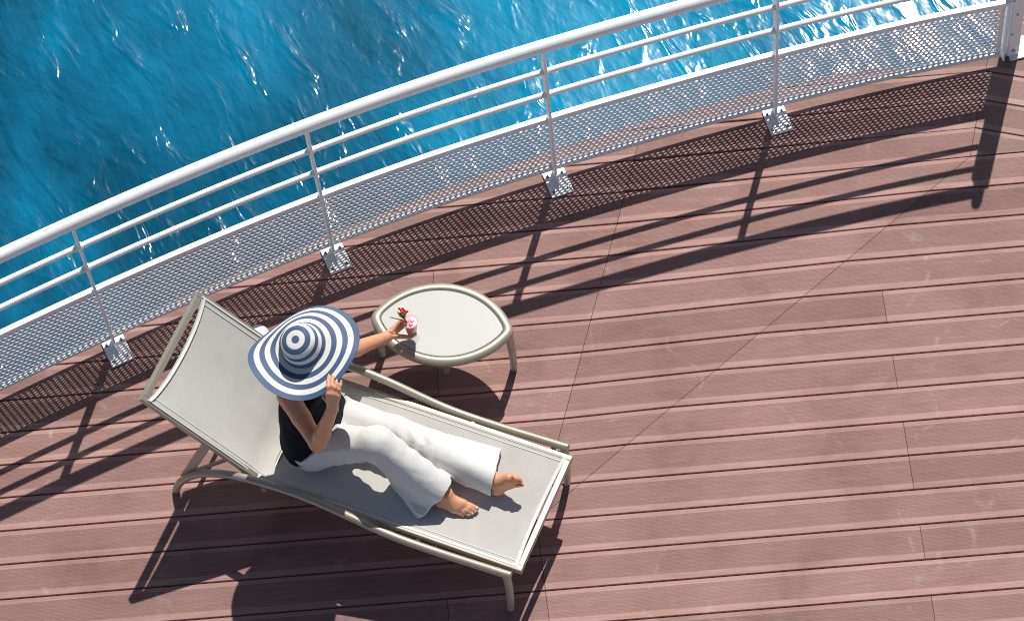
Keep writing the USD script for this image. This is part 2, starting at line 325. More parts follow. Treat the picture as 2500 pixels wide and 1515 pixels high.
# ------------------------------------------------------------------ soft bodies: blended round cones turned into one continuous surface
class Field:
    def __init__(self, lo, hi, h):
        self.lo, self.h = np.array(lo, float), h
        self.n = np.ceil((np.array(hi) - self.lo) / h).astype(int) + 1
        self.F = np.full(self.n, 1.0, np.float32)

    def block(self, lo, hi):
        a = np.clip(np.floor((np.asarray(lo) - self.lo) / self.h).astype(int), 0, self.n - 1)
        b = np.clip(np.ceil((np.asarray(hi) - self.lo) / self.h).astype(int) + 1, 1, self.n)
        ax = [self.lo[k] + self.h * np.arange(a[k], b[k]) for k in range(3)]
        P = np.stack(np.meshgrid(*ax, indexing='ij'), -1).astype(np.float32)
        return tuple(slice(a[k], b[k]) for k in range(3)), P

    def cone(self, p0, p1, r0, r1, k=0.015, flat=None):
        """flat = (axis, factor): the section is squeezed along axis (factor < 1: thinner)."""
        p0, p1 = np.asarray(p0, float), np.asarray(p1, float)
        m = max(r0, r1) + k + 3 * self.h
        sl, P = self.block(np.minimum(p0, p1) - m, np.maximum(p0, p1) + m)
        if P.size == 0:
            return self
        d = p1 - p0; L2 = max(d @ d, 1e-9)
        t = np.clip(((P - p0.astype(np.float32)) @ d.astype(np.float32)) / L2, 0, 1)
        q = P - (p0 + 0 * p0).astype(np.float32) - t[..., None] * d.astype(np.float32)
        if flat is not None:
            a = unit(flat[0]).astype(np.float32); c = q @ a
            q = q + (c * (1 / flat[1] - 1))[..., None] * a
        dist = np.linalg.norm(q, axis=-1) - (r0 + (r1 - r0) * t)
        if flat is not None:
            dist = dist * np.float32(0.5 + 0.5 * flat[1])
        F = self.F[sl]
        hh = np.clip(0.5 + 0.5 * (F - dist) / k, 0, 1)
        self.F[sl] = F * (1 - hh) + dist * hh - k * hh * (1 - hh)
        return self

    def chain(self, pts, rs, k=0.01, flat=None):
        for i in range(len(pts) - 1):
            self.cone(pts[i], pts[i + 1], rs[i], rs[i + 1], k, flat)
        return self

    def mesh(self):
        F, h, lo = self.F, self.h, self.lo
        S = F < 0
        c = S[:-1, :-1, :-1]
        acc = np.zeros(c.shape, np.uint8)
        for dx in (0, 1):
            for dy in (0, 1):
                for dz in (0, 1):
                    acc += S[dx:F.shape[0] - 1 + dx, dy:F.shape[1] - 1 + dy, dz:F.shape[2] - 1 + dz]
        I = np.argwhere((acc > 0) & (acc < 8))
        idx = np.full(c.shape, -1, np.int32); idx[tuple(I.T)] = np.arange(len(I))
        corners = np.array([(a, b, d) for a in (0, 1) for b in (0, 1) for d in (0, 1)])
        V = np.stack([F[tuple((I + q).T)] for q in corners], 1)
        s, cnt = np.zeros((len(I), 3)), np.zeros(len(I))
        for i in range(8):
            for j in range(i + 1, 8):
                if np.abs(corners[i] - corners[j]).sum() == 1:
                    x = (V[:, i] < 0) != (V[:, j] < 0)
                    t = V[x, i] / (V[x, i] - V[x, j])
                    s[x] += corners[i] + t[:, None] * (corners[j] - corners[i]); cnt[x] += 1
        verts = lo + h * (I + s / cnt[:, None])
        faces = []
        for ax in range(3):
            o1, o2 = (ax + 1) % 3, (ax + 2) % 3
            a = np.moveaxis(S, (ax, o1, o2), (0, 1, 2))
            ch = a[:-1, 1:-1, 1:-1] != a[1:, 1:-1, 1:-1]
            E = np.argwhere(ch); ins = a[:-1, 1:-1, 1:-1][tuple(E.T)]
            E = E + [0, 1, 1]
            ib = np.moveaxis(idx, (ax, o1, o2), (0, 1, 2))
            g = lambda u, v: ib[E[:, 0], E[:, 1] - 1 + u, E[:, 2] - 1 + v]
            q = np.stack([g(0, 0), g(1, 0), g(1, 1), g(0, 1)], 1)
            q[~ins] = q[~ins][:, ::-1]
            faces.append(q)
        q = np.vstack(faces); q = q[(q >= 0).all(1)]
        return trimesh.Trimesh(verts, np.vstack([q[:, [0, 1, 2]], q[:, [0, 2, 3]]]), process=False)


# ================================================================== THE SETTING
RC, RR = np.array([5.154, -13.130]), 21.705            # the railing's circle


_KA = [-0.62, -0.47, -0.347, -0.331, -0.30, -0.279, -0.255, -0.226, -0.20, -0.174, -0.145, -0.12, -0.08]
_KR = [-0.10, -0.06, -0.010, 0.004, 0.021, 0.022, 0.013, -0.008, -0.020, -0.027, -0.048, -0.080, -0.14]
from scipy.interpolate import UnivariateSpline
_DR = UnivariateSpline(_KA, _KR, k=3, s=2e-4)              # the run is not a perfect circle


def ring(ang, dr=0.0, z=0.0):
    """Point on the railing's arc: ang clockwise from +y, dr metres further out to sea."""
    ang = np.asarray(ang, float)
    dr = dr + _DR(ang)
    return np.stack(np.broadcast_arrays(RC[0] + (RR + dr) * np.sin(ang), RC[1] + (RR + dr) * np.cos(ang), z), -1)


def ang_of(p):
    return math.atan2(p[0] - RC[0], p[1] - RC[1])


POSTS = [ang_of(p) for p in ((-1.9033, 7.3905), (-0.8245, 7.761), (0.295, 8.0093), (1.4025, 8.2251))]
POSTS = [POSTS[0] - (POSTS[1] - POSTS[0])] + POSTS
END = at(2466, 122)
A_END = ang_of(END[:2]) - 0.0012

# ---- water: one wide sheet with a gentle swell
def axis(lo, hi, a, b, fine, coarse):
    return np.r_[np.linspace(lo, a, coarse)[:-1], np.arange(a, b, fine), np.linspace(b, hi, coarse)]


wx, wy = axis(-60, 60, -5, 7, 0.06, 14), axis(-20, 70, 7, 14, 0.06, 14)
X, Y = np.meshgrid(wx, wy, indexing='ij')
Z = -2.2 + 0.012 * np.sin(1.3 * X + 2.1 * Y + 0.4) + 0.003 * np.sin(3.3 * X - 1.1 * Y) + 0.011 * (meshkit.fbm(np.stack([X * 1.7, Y * 0.9, 0 * X], -1), 3, 5) - 0.5)
wv = np.stack([X, Y, Z], -1).reshape(-1, 3)
water = obj('water', (wv, grid_faces(len(wx), len(wy))), 'water', smooth=True)
tag(water, 'turquoise sea water with dark weed patches and sun glints beyond the railing', 'water', kind='structure')

# ---- deck
SP, A_L, A_R = 0.1766, -0.052, -0.052
OFF = 8.1141
J1a, J1b = np.array([2.2995, 7.8262]), np.array([0.0929, 6.2572])
J2a, J2b = np.array([0.6054, 7.8378]), np.array([0.1363, 6.5807])
J3a, J3b = np.array([-0.3522, 7.5616]), np.array([-0.4576, 5.8312])
J4a, J4b = np.array([2.2995, 7.8262]), np.array([2.4627, 8.2927])


def meet(p, d, q, e):
    s = np.linalg.solve(np.stack([d, -e], 1), q - p)
    return p + d * s[0]


def line_at(k, ang):
    n = np.array([-math.sin(ang), math.cos(ang)])
    return n * (OFF - k * SP), np.array([math.cos(ang), math.sin(ang)])


def kl(k):
    return k + (max(0.0, 0.2 - 0.025 * (k - 3)) if k > 2 else 0.2)


S_ANG = -0.36
ROW0, ROW1 = -9, 26
APEX = meet(J1a, J1b - J1a, J2a, J2b - J2a)


def nodes(k):
    """Where board joint k crosses the mitres: points on the left edge, on mitre 2, on mitre 1 (or the corner mitre), at the right edge."""
    pl, dl = line_at(kl(k), A_L); pr, dr = line_at(k, A_R)
    left = pl + dl * (-5.0 - pl[0]) / dl[0]
    j2 = meet(pl, dl, J2a, J2b - J2a)
    if k >= 1:
        j1 = meet(pr, dr, J1a, J1b - J1a)
        right = pr + dr * (4.6 - pr[0]) / dr[0]
        if j1[1] < APEX[1]:
            j2 = j1 = pr + dr * (APEX[0] - pr[0]) / dr[0]
    else:
        # corner boards beyond the mitre at the end post
        d4 = unit(J4b - J4a); j1 = J4a + d4 * (1 - k) * 0.1702
        ds = np.array([math.cos(S_ANG), math.sin(S_ANG)])
        right = j1 + ds * 3.0
    return left, j2, j1, right


# outline of the deck: the sea edge follows the rail, with the straight runs the builders left
edge = []
for a, d in ((-0.62, 0.06), (POSTS[0], 0.055), (POSTS[1], 0.06), (POSTS[1] + 0.02, 0.075), (POSTS[2], 0.085), (POSTS[2] + 0.025, 0.115), (POSTS[3], 0.135), (POSTS[3] + 0.025, 0.15), (POSTS[4], 0.145), (POSTS[4] + 0.025, 0.11), (A_END - 0.012, 0.03)):
    edge.append(ring(a, d)[:2])
edge += [np.array([2.545, 8.40]), np.array([2.625, 8.722]), np.array([2.86, 9.9]), np.array([4.6, 9.9]), np.array([4.6, 3.4]), np.array([-5.0, 3.4]), ]
OUT = sg.Polygon(edge)


def plank_profile(w, th=0.025):
    """Cross-section of a composite board: smooth margins, fine grooves between."""
    m0, m1, pitch, gw, gd = 0.0325, 0.0215, 0.0067, 0.0022, 0.00045
    ng = int((w - m0 - m1) / pitch)
    x0 = (m0 - m1) / 2 - ng * pitch / 2
    top = [(-w / 2, -th), (-w / 2, -0.0018), (-w / 2 + 0.0018, 0.0)]
    for i in range(ng):
        c = x0 + (i + 0.5) * pitch
        top += [(c - gw / 2, 0.0), (c - gw / 2 + 0.0004, -gd), (c + gw / 2 - 0.0004, -gd), (c + gw / 2, 0.0)]
    top += [(w / 2 - 0.0018, 0.0), (w / 2, -0.0018), (w / 2, -th)]
    return np.array(top)[::-1]


def plank_piece(quad, gap=0.0078, endgap=0.0012, inside=None):
    """A board lying in the quad (top-left, top-right, bottom-right, bottom-left seen from above), cut to the deck's outline."""
    tl, tr, br_, bl_ = map(np.asarray, quad)
    mid0, mid1 = (tl + bl_) / 2, (tr + br_) / 2
    d = unit(np.r_[mid1 - mid0, 0]); n = np.array([-d[1], d[0], 0])
    w = 0.5 * (abs((tl - bl_) @ n[:2]) + abs((tr - br_) @ n[:2])) - gap
    poly = sg.Polygon([tl, tr, br_, bl_]).buffer(-endgap, join_style=2).intersection(OUT)
    if inside is not None:
        poly = poly.intersection(inside)
    if poly.is_empty or poly.area < 2e-4:
        return None
    if poly.geom_type != 'Polygon':
        poly = max(poly.geoms, key=lambda g: g.area)
    L = np.linalg.norm(mid1 - mid0) + 0.5
    cs = m3.CrossSection([plank_profile(w)])
    bar = m3.Manifold.extrude(cs, L)                       # profile x = across, y = up, z = along
    c = (mid0 + mid1) / 2
    T = np.zeros((3, 4)); T[:, 0] = -n; T[:, 1] = (0, 0, 1); T[:, 2] = d
    T[:, 0] = np.cross(T[:, 1], T[:, 2]); T[:, 3] = np.r_[c, 0] - d * L / 2
    bar = bar.transform(T)
    clip = m3.Manifold.extrude(m3.CrossSection([np.array(sg.polygon.orient(poly).exterior.coords)[:-1]]), 0.1).translate((0, 0, -0.05))
    out = bar ^ clip
    if out.is_empty():
        return None
    q = out.to_mesh()
    v = np.array(q.vert_properties[:, :3]); across = (v[:, :2] - c) @ n[:2] / w
    along = (v[:, :2] - c) @ d[:2]
    return trimesh.Trimesh(v, q.tri_verts, process=False), np.stack([across + 0.5, along], 1)


_p, _d = line_at(1, A_R)
_l = [_p + _d * t for t in (-6, 8)]
CORNER = sg.Polygon([_l[0] + [0, 0.003], _l[1] + [0, 0.003], (8, 30), (-6, 30)])
deck = thing('deck', 'brown grooved composite deck with mitred boards inside the curved railing', 'deck', kind='structure')
BUTT_R = {5, 7, 9, 10, 12, 14, 16, 19, 22}
bRa, bRb = np.array([1.7522, 7.1551]), np.array([1.6932, 5.4355])
BUTT_L = {3, 6, 9, 13, 15, 18, 21}
for k in range(ROW0, ROW1):
    A, B = nodes(k), nodes(k + 1)
    if k == 0:
        A = nodes(0); B = list(nodes(1)); B[3] = J4a + (A[3] - A[2])
    pieces = []
    # left boards, with end joints on some rows
    if k in BUTT_L:
        ma = meet(A[0], A[1] - A[0], J3a, J3b - J3a); mb = meet(B[0], B[1] - B[0], J3a, J3b - J3a)
        pieces += [((A[0], ma, mb, B[0]), 'plank'), ((ma, A[1], B[1], mb), 'plank')]
    else:
        pieces += [((A[0], A[1], B[1], B[0]), 'plank')]
    if np.linalg.norm(A[2] - A[1]) > 0.03 and A[2][0] > A[1][0]:
        pieces += [((A[1], A[2], B[2], B[1]), 'plank')]
    rm = 'plank' if k >= 1 else 'plank_grey'
    if k in BUTT_R:
        ma = meet(A[2], A[3] - A[2], bRa, bRb - bRa); mb = meet(B[2], B[3] - B[2], bRa, bRb - bRa)
        pieces += [((A[2], ma, mb, B[2]), rm), ((ma, A[3], B[3], mb), rm)]
    else:
        pieces += [((A[2], A[3], B[3], B[2]), rm)]
    for quad, mt in pieces:
        g = plank_piece(quad, inside=CORNER if mt == 'plank_grey' else None)
        if g is not None:
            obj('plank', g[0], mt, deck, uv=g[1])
# dark framing under the boards and the fascia at the sea edge
sub = OUT.buffer(-0.004)
obj('deck_frame', trimesh.creation.extrude_polygon(sub, 0.2, engine='earcut').apply_translation((0, 0, -0.26)), 'joist', deck)
fas = sg.LineString([tuple(p) for p in edge[:14]])
fpoly = fas.buffer(0.012, cap_style=2, join_style=2).difference(OUT.buffer(-0.0005))
fpoly = fpoly if fpoly.geom_type == 'Polygon' else max(fpoly.geoms, key=lambda g: g.area)
obj('fascia', trimesh.creation.extrude_polygon(fpoly, 0.255, engine='earcut').apply_translation((0, 0, -0.258)), 'concrete', deck)

# ================================================================== RAILING
H_RIM, H_B1, H_B2, H_TOP = 0.492, 0.7132, 0.900, 1.100
P_OFF = 0.026                                             # the toe panel hangs just outside the posts
rail = thing('guard_railing', 'curved white tubular railing with perforated toe panels along the deck edge', 'railing', loc=(*ring(POSTS[2])[:2], 0))
A0 = POSTS[0] - 0.03
arc = np.linspace(A0, A_END, 120)
obj('handrail', tube(ring(arc, 0, H_TOP), 0.0325, 24), 'white_paint', rail, smooth=40)
obj('bar', tube(ring(arc, 0, H_B2), 0.0148, 16), 'white_paint', rail, smooth=40)
obj('bar', tube(ring(arc, 0, H_B1), 0.0148, 16), 'white_paint', rail, smooth=40)
obj('panel_rim', rect_tube(ring(arc, P_OFF - 0.004, H_RIM - 0.0125), 0.030, 0.025), 'white_paint', rail, smooth=30)


def perforated(a0, a1, z0, z1, pitch=0.0284, hole=0.0090, th=0.0025):
    """Hexagonal pattern of round holes, every hole cut through, bent to the rail's arc."""
    R = RR + P_OFF
    L = (a1 - a0) * R
    rowh = pitch * math.sqrt(3) / 2
    nr = int((z1 - 0.026 - z0 - 0.003) / rowh); nc = int(L / pitch) - 1
    offx, offz = (L - (nc + 0.5) * pitch) / 2, 0.003
    cx, cz = [], []
    for r in range(nr):
        x = offx + (np.arange(nc) + 0.5 + 0.5 * (r % 2)) * pitch
        cx.append(x); cz.append(np.full(nc, z0 + offz + (r + 0.5) * rowh))
    cx, cz = np.concatenate(cx), np.concatenate(cz)
    n = 12; a = np.arange(n) * 2 * np.pi / n + math.pi / 6
    hexr = np.where(np.arange(n) % 2 == 0, pitch / math.sqrt(3), pitch / 2)
    u = np.stack([np.cos(a), np.sin(a)], 1)
    inner, outer = u * hole, u * hexr[:, None]
    ringv = np.concatenate([inner, outer])                 # 24 points in a cell
    P = np.stack([cx, cz], 1)[:, None] + ringv[None]
    out = []
    nv = len(P) * 24
    flat = P.reshape(-1, 2)
    V = []
    for dr in (-th / 2, th / 2):
        ang = a0 + flat[:, 0] / R
        V.append(ring(ang, P_OFF + dr, flat[:, 1]))
    V = np.vstack(V)
    i = np.arange(n); j = (i + 1) % n
    q = np.stack([i, j, j + n, i + n], 1)
    base = (np.arange(len(P)) * 24)[:, None, None]
    front = (base + q[None]).reshape(-1, 4)
    back = front[:, ::-1] + nv
    wall = np.stack([j, i, i + nv, j + nv], 1)
    wall = (base + wall[None]).reshape(-1, 4)
    Q = np.vstack([front, back, wall])
    cells = trimesh.Trimesh(V, np.vstack([Q[:, [0, 1, 2]], Q[:, [0, 2, 3]]]), process=False)
    # plain margins, a hair thicker so that they cap the cut cells
    parts = [cells]
    aa = np.linspace(a0, a1, 30)
    top0, bot1 = z0 + offz + nr * rowh - rowh * 0.10, z0 + offz + rowh * 0.10
    parts.append(rect_tube(ring(aa, P_OFF, (top0 + z1) / 2), th + 0.001, z1 - top0, r=0.0005))
    parts.append(rect_tube(ring(aa, P_OFF, (z0 + bot1) / 2), th + 0.001, bot1 - z0, r=0.0005))
    for aL, aR in ((a0, a0 + (offx + pitch * 0.42) / R), (a1 - (offx + pitch * 0.42) / R, a1)):
        parts.append(rect_tube(ring(np.linspace(aL, aR, 4), P_OFF, (z0 + z1) / 2), th + 0.0018, z1 - z0 - 0.004, r=0.0005))
    return parts


PZ0, PZ1 = 0.062, H_RIM - 0.025
aa = np.linspace(A0, A_END - 0.002, 120)
obj('toe_panel', perforated(A0, A_END - 0.002, PZ0 + 0.006, PZ1), 'white_paint', rail)
obj('bottom_flange', [rect_tube(ring(aa, P_OFF - 0.0095, PZ0 + 0.004), 0.017, 0.003, r=0.0005), rect_tube(ring(aa, P_OFF - 0.0195, PZ0 - 0.005), 0.003, 0.021, r=0.0005)], 'white_paint', rail)

for i, a in enumerate(POSTS):
    o = ring(a)[:3]; rad = unit(np.r_[o[:2] - RC, 0]); tan = np.array([rad[1], -rad[0], 0]); ax = (tan, rad, np.array([0, 0, 1.0]))
    post = obj('post', [bevel_box(o + [0, 0, (H_TOP - 0.02 + 0.012) / 2], (0.013, 0.050, H_TOP - 0.032), ax, 0.002),
                        bevel_box(o - rad * 0.045 + [0, 0, 0.035], (0.008, 0.04, 0.045), ax, 0.002)], 'white_paint', rail)
    collars = [cylinder(o + [0, 0, h], 0.0185, 0.03, tan, 14) for h in (H_B1, H_B2)]
    obj('collar', collars[0], 'white_paint', post, smooth=40); obj('collar', collars[1], 'white_paint', post, smooth=40)
    pc = o - rad * 0.045
    obj('base_plate', bevel_box(pc + [0, 0, 0.0075], (0.112, 0.150, 0.011), ax, 0.0015), 'white_paint', post)
    for sx in (-1, 1):
        for sy in (-1, 1):
            b = pc + tan * sx * 0.037 + rad * (sy * 0.047 + 0.0) + [0, 0, 0.0135]
            bolt = [cylinder(b, 0.0105, 0.002, sides=16), cylinder(b + [0, 0, 0.004], 0.0075, 0.0065, sides=6), cylinder(b + [0, 0, 0.009], 0.0038, 0.008, sides=10)]
            obj('bolt', bolt, 'galvanised', post)

# end post of the railing: a flat white box post with a bolted foot, and the bar that closes the last panel
rad = unit(np.r_[END[:2] - RC, 0]); tan = np.array([rad[1], -rad[0], 0]); ax = (tan, rad, np.array([0, 0, 1.0]))
endp = obj('end_post', bevel_box(END + [0, 0, 0.575], (0.062, 0.085, 1.13), ax, 0.004), 'white_paint', rail)
obj('post_finial', tube([END - rad * 0.01 + [0, 0, z] for z in (1.142, 1.2, 1.28, 1.31, 1.325)], [0.026, 0.026, 0.026, 0.021, 0.008], 16, up=(1, 0, 0)), 'white_paint', endp, smooth=40)
ep = at(2447, 143)
obj('panel_end_bar', bevel_box(ep + [0, 0, (H_RIM + 0.01) / 2], (0.010, 0.045, H_RIM), ax, 0.002), 'white_paint', rail)
foot = obj('foot_plate', bevel_box(END + tan * 0.10 - rad * 0.005 + [0, 0, 0.0075], (0.24, 0.125, 0.011), ax, 0.0015), 'white_paint', rail)
for z, dx in ((0.055, 0.0), (0.36, -0.005), (0.20, -0.02)):
    obj('bolt', cylinder(END - rad * 0.045 + tan * dx + [0, 0, z], 0.009 if z < 0.1 else 0.005, 0.01, rad, 12), 'galvanised', endp)

# ================================================================== SUN LOUNGER
ZB = 0.360
FR, FL = at(1398, 1117, ZB), at(1272, 1398, ZB)
fm = (FR + FL) / 2
W_ = unit(FR - FL) * 1.0; W_[2] = 0; W_ = unit(W_)          # towards the table
U_ = np.array([W_[1], -W_[0], 0])                            # head to foot
LW = np.linalg.norm(FR - FL)
LB = 1.296
hinge = fm - U_ * LB
HZ = 0.855
head_l = at(341, 975, HZ)
back_h = -((head_l - hinge) @ U_)                           # horizontal run of the backrest
BD = unit(-U_ * back_h + [0, 0, HZ - ZB]); BL = math.hypot(back_h, HZ - ZB)
BN = np.cross(BD, W_); BN = BN if BN[2] > 0 else -BN
lou = thing('sun_lounger', 'champagne metal sun lounger with pale woven sling and raised backrest', 'sun lounger', loc=(*fm[:2], 0))


def bed(x, y, z=0.0):
    """Lounger coordinates: x from hinge to foot, y towards the table, z above the bed."""
    return hinge + U_ * x + W_ * y + np.array([0, 0, z])


def back(s, y, d=0.0):
    return hinge + BD * s + W_ * (y * (1 - 0.03 * s / BL) - 0.035 * max(s, 0) / BL) + BN * d


hw = LW / 2
for s in (-1, 1):
    obj('bed_rail', rect_tube([bed(x, s * (hw - 0.0135)) for x in np.linspace(-0.01, LB, 6)], 0.027, 0.038), 'champagne', lou, smooth=30)
    obj('backrest_rail', rect_tube([back(x, s * (hw - 0.0135)) for x in np.linspace(0.0, BL, 6)], 0.027, 0.034, up=BN), 'champagne', lou, smooth=30)
obj('foot_bar', rect_tube([bed(LB - 0.0135, y) for y in np.linspace(-hw + 0.028, hw - 0.028, 5)], 0.027, 0.036), 'champagne', lou, smooth=30)
obj('head_bar', rect_tube([back(BL - 0.016, y) for y in np.linspace(-hw + 0.028, hw - 0.028, 5)], 0.030, 0.034, up=BN), 'champagne', lou, smooth=30)


def sling_point(s, t, off=0.0):
    """s from 0 (head end) to 1 (foot end) along the cloth, t from -1 to 1 across."""
    total = BL + LB
    v = s * total
    y = t * (hw - 0.012)
    sag = 0.022 * (1 - t * t)
    r = 0.10                                                # soft bend at the hinge
    x = v - BL
    pb = back(-x, y) if x < 0 else None
    w = np.clip((x + r) / (2 * r), 0, 1); w = w * w * (3 - 2 * w)
    a, b = back(max(-x, 0) if x < 0 else -x, y), bed(x, y)
    p = a * (1 - w) + b * w
    nrm = unit(BN * (1 - w) + np.array([0, 0, 1.0]) * w)
    seat = 0.050 * math.exp(-((x - 0.16) / 0.20) ** 2) * (1 - t * t) ** 0.7
    wr = 0.004 * (meshkit.fbm(np.array([v * 5.0 + t * 2.0, t * 3.0 - v, 3.3]), 3, 31) - 0.5) * (1 - t * t)
    return p + nrm * (0.017 - sag - seat + wr + off)


NS, NT = 90, 31
top_, bot_ = [], []
for i in range(NS):
    for j in range(NT):
        t = -1 + 2 * j / (NT - 1)
        s0 = 0.012 + 0.025 * (1 - t * t) ** 0.8
        s1 = 1 - 0.010 - 0.009 * (1 - t * t) ** 0.8
        s = s0 + (s1 - s0) * i / (NS - 1)
        top_.append(sling_point(s, t, 0.0015)); bot_.append(sling_point(s, t, -0.0015))
f = grid_faces(NS, NT)
n0 = NS * NT
rim = []
loop = [j for j in range(NT)] + [i * NT + NT - 1 for i in range(1, NS)] + [(NS - 1) * NT + j for j in range(NT - 2, -1, -1)] + [i * NT for i in range(NS - 2, 0, -1)]
for a, b in zip(loop, loop[1:] + loop[:1]):
    rim += [(a, b, b + n0), (a, b + n0, a + n0)]
sl = trimesh.Trimesh(np.vstack([top_, bot_]), np.vstack([f, f[:, ::-1] + n0, rim]), process=False)
sling = obj('sling', sl, 'sling', lou, smooth=40)
# sewn hems round the cloth
def hem(pts, w):
    return rect_tube(pts, w, 0.0035, up=(0.0, 0.0, 1.0), r=0.0012)
ii = np.linspace(0, 1, 60)
for s in (-1, 1):
    obj('hem', hem([sling_point(0.014 + 0.974 * q, s * 0.985, 0.003) for q in ii], 0.008), 'sling_hem', sling, smooth=40)
    obj('seam', hem([sling_point(0.025 + 0.955 * q, s * 0.90, 0.0025) for q in ii], 0.004), 'sling_hem', sling, smooth=40)
tt = np.linspace(-0.98, 0.98, 30)
obj('hem', hem([sling_point(0.012 + 0.025 * (1 - t * t) ** 0.8 + 0.005, t, 0.003) for t in tt], 0.018), 'sling_hem', sling, smooth=40)
obj('hem', hem([sling_point(1 - 0.010 - 0.009 * (1 - t * t) ** 0.8 - 0.004, t, 0.003) for t in tt], 0.016), 'sling_hem', sling, smooth=40)

# round side tubes: each runs along the bed and bends down to the deck at the head end
ZT = 0.375
TUBE = [(1.262, 0.375), (1.05, 0.360), (0.85, 0.350), (0.65, 0.360), (0.45, 0.411), (0.30, 0.443), (0.15, 0.448), (0.05, 0.437), (-0.064, 0.415), (-0.186, 0.360), (-0.305, 0.266), (-0.387, 0.155), (-0.441, 0.036), (-0.448, 0.012)]
TY = 0.338
tl = [np.array([*bed(x, -TY)[:2], z]) for x, z in TUBE]
tr = [np.array([*bed(x, TY)[:2], z]) for x, z in TUBE]
dW = lambda p: (p - hinge) @ W_
for pts in (tl, tr):
    obj('side_tube', tube(spline(pts, 60), 0.0185, 18, up=W_), 'champagne', lou, smooth=40)
    e = pts[0] - U_ * 0.022
    obj('leg', tube(spline([e + [0, 0, -0.006], e + U_ * 0.004 + [0, 0, -0.17], e - U_ * 0.004 + [0, 0, -ZT + 0.008]], 14), np.linspace(0.019, 0.016, 14), 14, up=W_), 'champagne', lou, smooth=40)
    sgn = 1 if dW(e) > 0 else -1
    for x, z in ((LB - 0.10, 0.358), (LB * 0.62, 0.345)):
        obj('bracket', rect_tube([bed(x, sgn * (hw - 0.002), -0.006), np.array([*bed(x, sgn * (TY - 0.008))[:2], z])], 0.022, 0.012), 'champagne', lou)
    # flat strut that props the backrest, and its foot link
    s0, s1 = back(0.42 * BL, sgn * (hw - 0.02), -0.020), bed(-0.385, sgn * (TY - 0.015), -0.20)
    obj('backrest_strut', rect_tube([s0, s1], 0.044, 0.012, up=np.cross(U_, unit(s1 - s0))), 'champagne', lou)
    obj('backrest_link', rect_tube([back(0.22 * BL, sgn * (hw - 0.03), -0.016), bed(-0.36, sgn * (hw - 0.03), -0.21)], 0.016, 0.016, up=U_), 'champagne', lou)
obj('cross_bar', tube([bed(-0.372, y, -0.205) for y in (-TY + 0.01, TY - 0.01)], 0.011, 12), 'champagne', lou, smooth=40)
obj('cross_bar', tube([bed(0.04, y, -0.035) for y in (-hw - 0.02, hw + 0.02)], 0.012, 12), 'champagne', lou, smooth=40)
obj('cross_bar', tube([bed(LB - 0.42, y, -0.030) for y in (-hw - 0.02, hw + 0.02)], 0.012, 12), 'champagne', lou, smooth=40)

# ================================================================== SIDE TABLE
ZT_ = 0.375
tA, tB = at(902, 772, ZT_ - 0.015), at(1257, 809, ZT_ - 0.015)
tc = (tA + tB) / 2; tx = unit(np.r_[(tB - tA)[:2], 0]); ty = np.array([-tx[1], tx[0], 0])
HL, HWd = np.linalg.norm((tB - tA)[:2]) / 2, 0.219
tab = thing('side_table', 'low leaf shaped side table with white top and champagne rim', 'table', loc=(*tc[:2], 0))


def lens(d, n=33):
    """Outline of the leaf shape moved inwards by d, counter-clockwise in the table's own axes."""
    R = (HL ** 2 + HWd ** 2) / (2 * HWd); c = R - HWd; r = R - d
    x = math.sqrt(max(r * r - c * c, 1e-6)); a = math.asin(x / r)
    th = np.linspace(-a, a, n)
    up_ = np.stack([-r * np.sin(th), r * np.cos(th) - c], 1)
    dn = -up_
    p = np.vstack([up_[:-1], dn[:-1]])
    # tips a little rounded
    q = p.copy()
    for _ in range(1):
        q = 0.5 * q + 0.25 * (np.roll(q, 1, 0) + np.roll(q, -1, 0))
    wt = np.clip((np.abs(p[:, 0]) - 0.80 * x) / (0.15 * x), 0, 1)[:, None]
    return p * (1 - wt) + q * wt


def tpt(p2, z):
    return np.r_[tc[:2], 0] + p2[:, :1] * tx + p2[:, 1:] * ty + np.array([0, 0, 1.0]) * np.broadcast_to(z, len(p2))[:, None]


def loops_mesh(rings, closed=False):
    n = len(rings[0]); v = np.vstack(rings)
    f = grid_faces(len(rings), n, True)
    if closed:
        k = (len(rings) - 1) * n; j = np.arange(n)
        q = np.stack([k + j, k + (j + 1) % n, (j + 1) % n, j], 1)
        f = np.vstack([f, q[:, [0, 1, 2]], q[:, [0, 2, 3]]])
    return trimesh.Trimesh(v, f[:, ::-1], process=False)


prof = [(0.030, -0.040), (0.010, -0.038), (0.001, -0.030), (0.0, -0.022), (0.003, -0.012), (0.011, -0.004), (0.023, 0.000), (0.034, -0.001), (0.041, -0.005), (0.0435, -0.014), (0.0435, -0.038)]
m_ = loops_mesh([tpt(lens(d), ZT_ + z) for d, z in prof], True)
m_.fix_normals()
obj('rim', m_, 'champagne', tab, smooth=50)
ins = lens(0.045)
tp = loops_mesh([tpt(ins, ZT_ - 0.03), tpt(ins, ZT_ - 0.0075), tpt(lens(0.0465), ZT_ - 0.006), tpt(lens(0.06), ZT_ - 0.006), tpt(lens(0.12), ZT_ - 0.006), tpt(lens(0.2), ZT_ - 0.006)])
cv = np.vstack([tp.vertices, [*tc[:2], ZT_ - 0.006]]); n = len(ins); k = 5 * n; j = np.arange(n)
tp = trimesh.Trimesh(cv, np.vstack([tp.faces, np.c_[k + j, k + (j + 1) % n, np.full(n, len(cv) - 1)]]), process=False)
tp.fix_normals()
obj('tabletop', tp, 'table_top', tab, smooth=40)
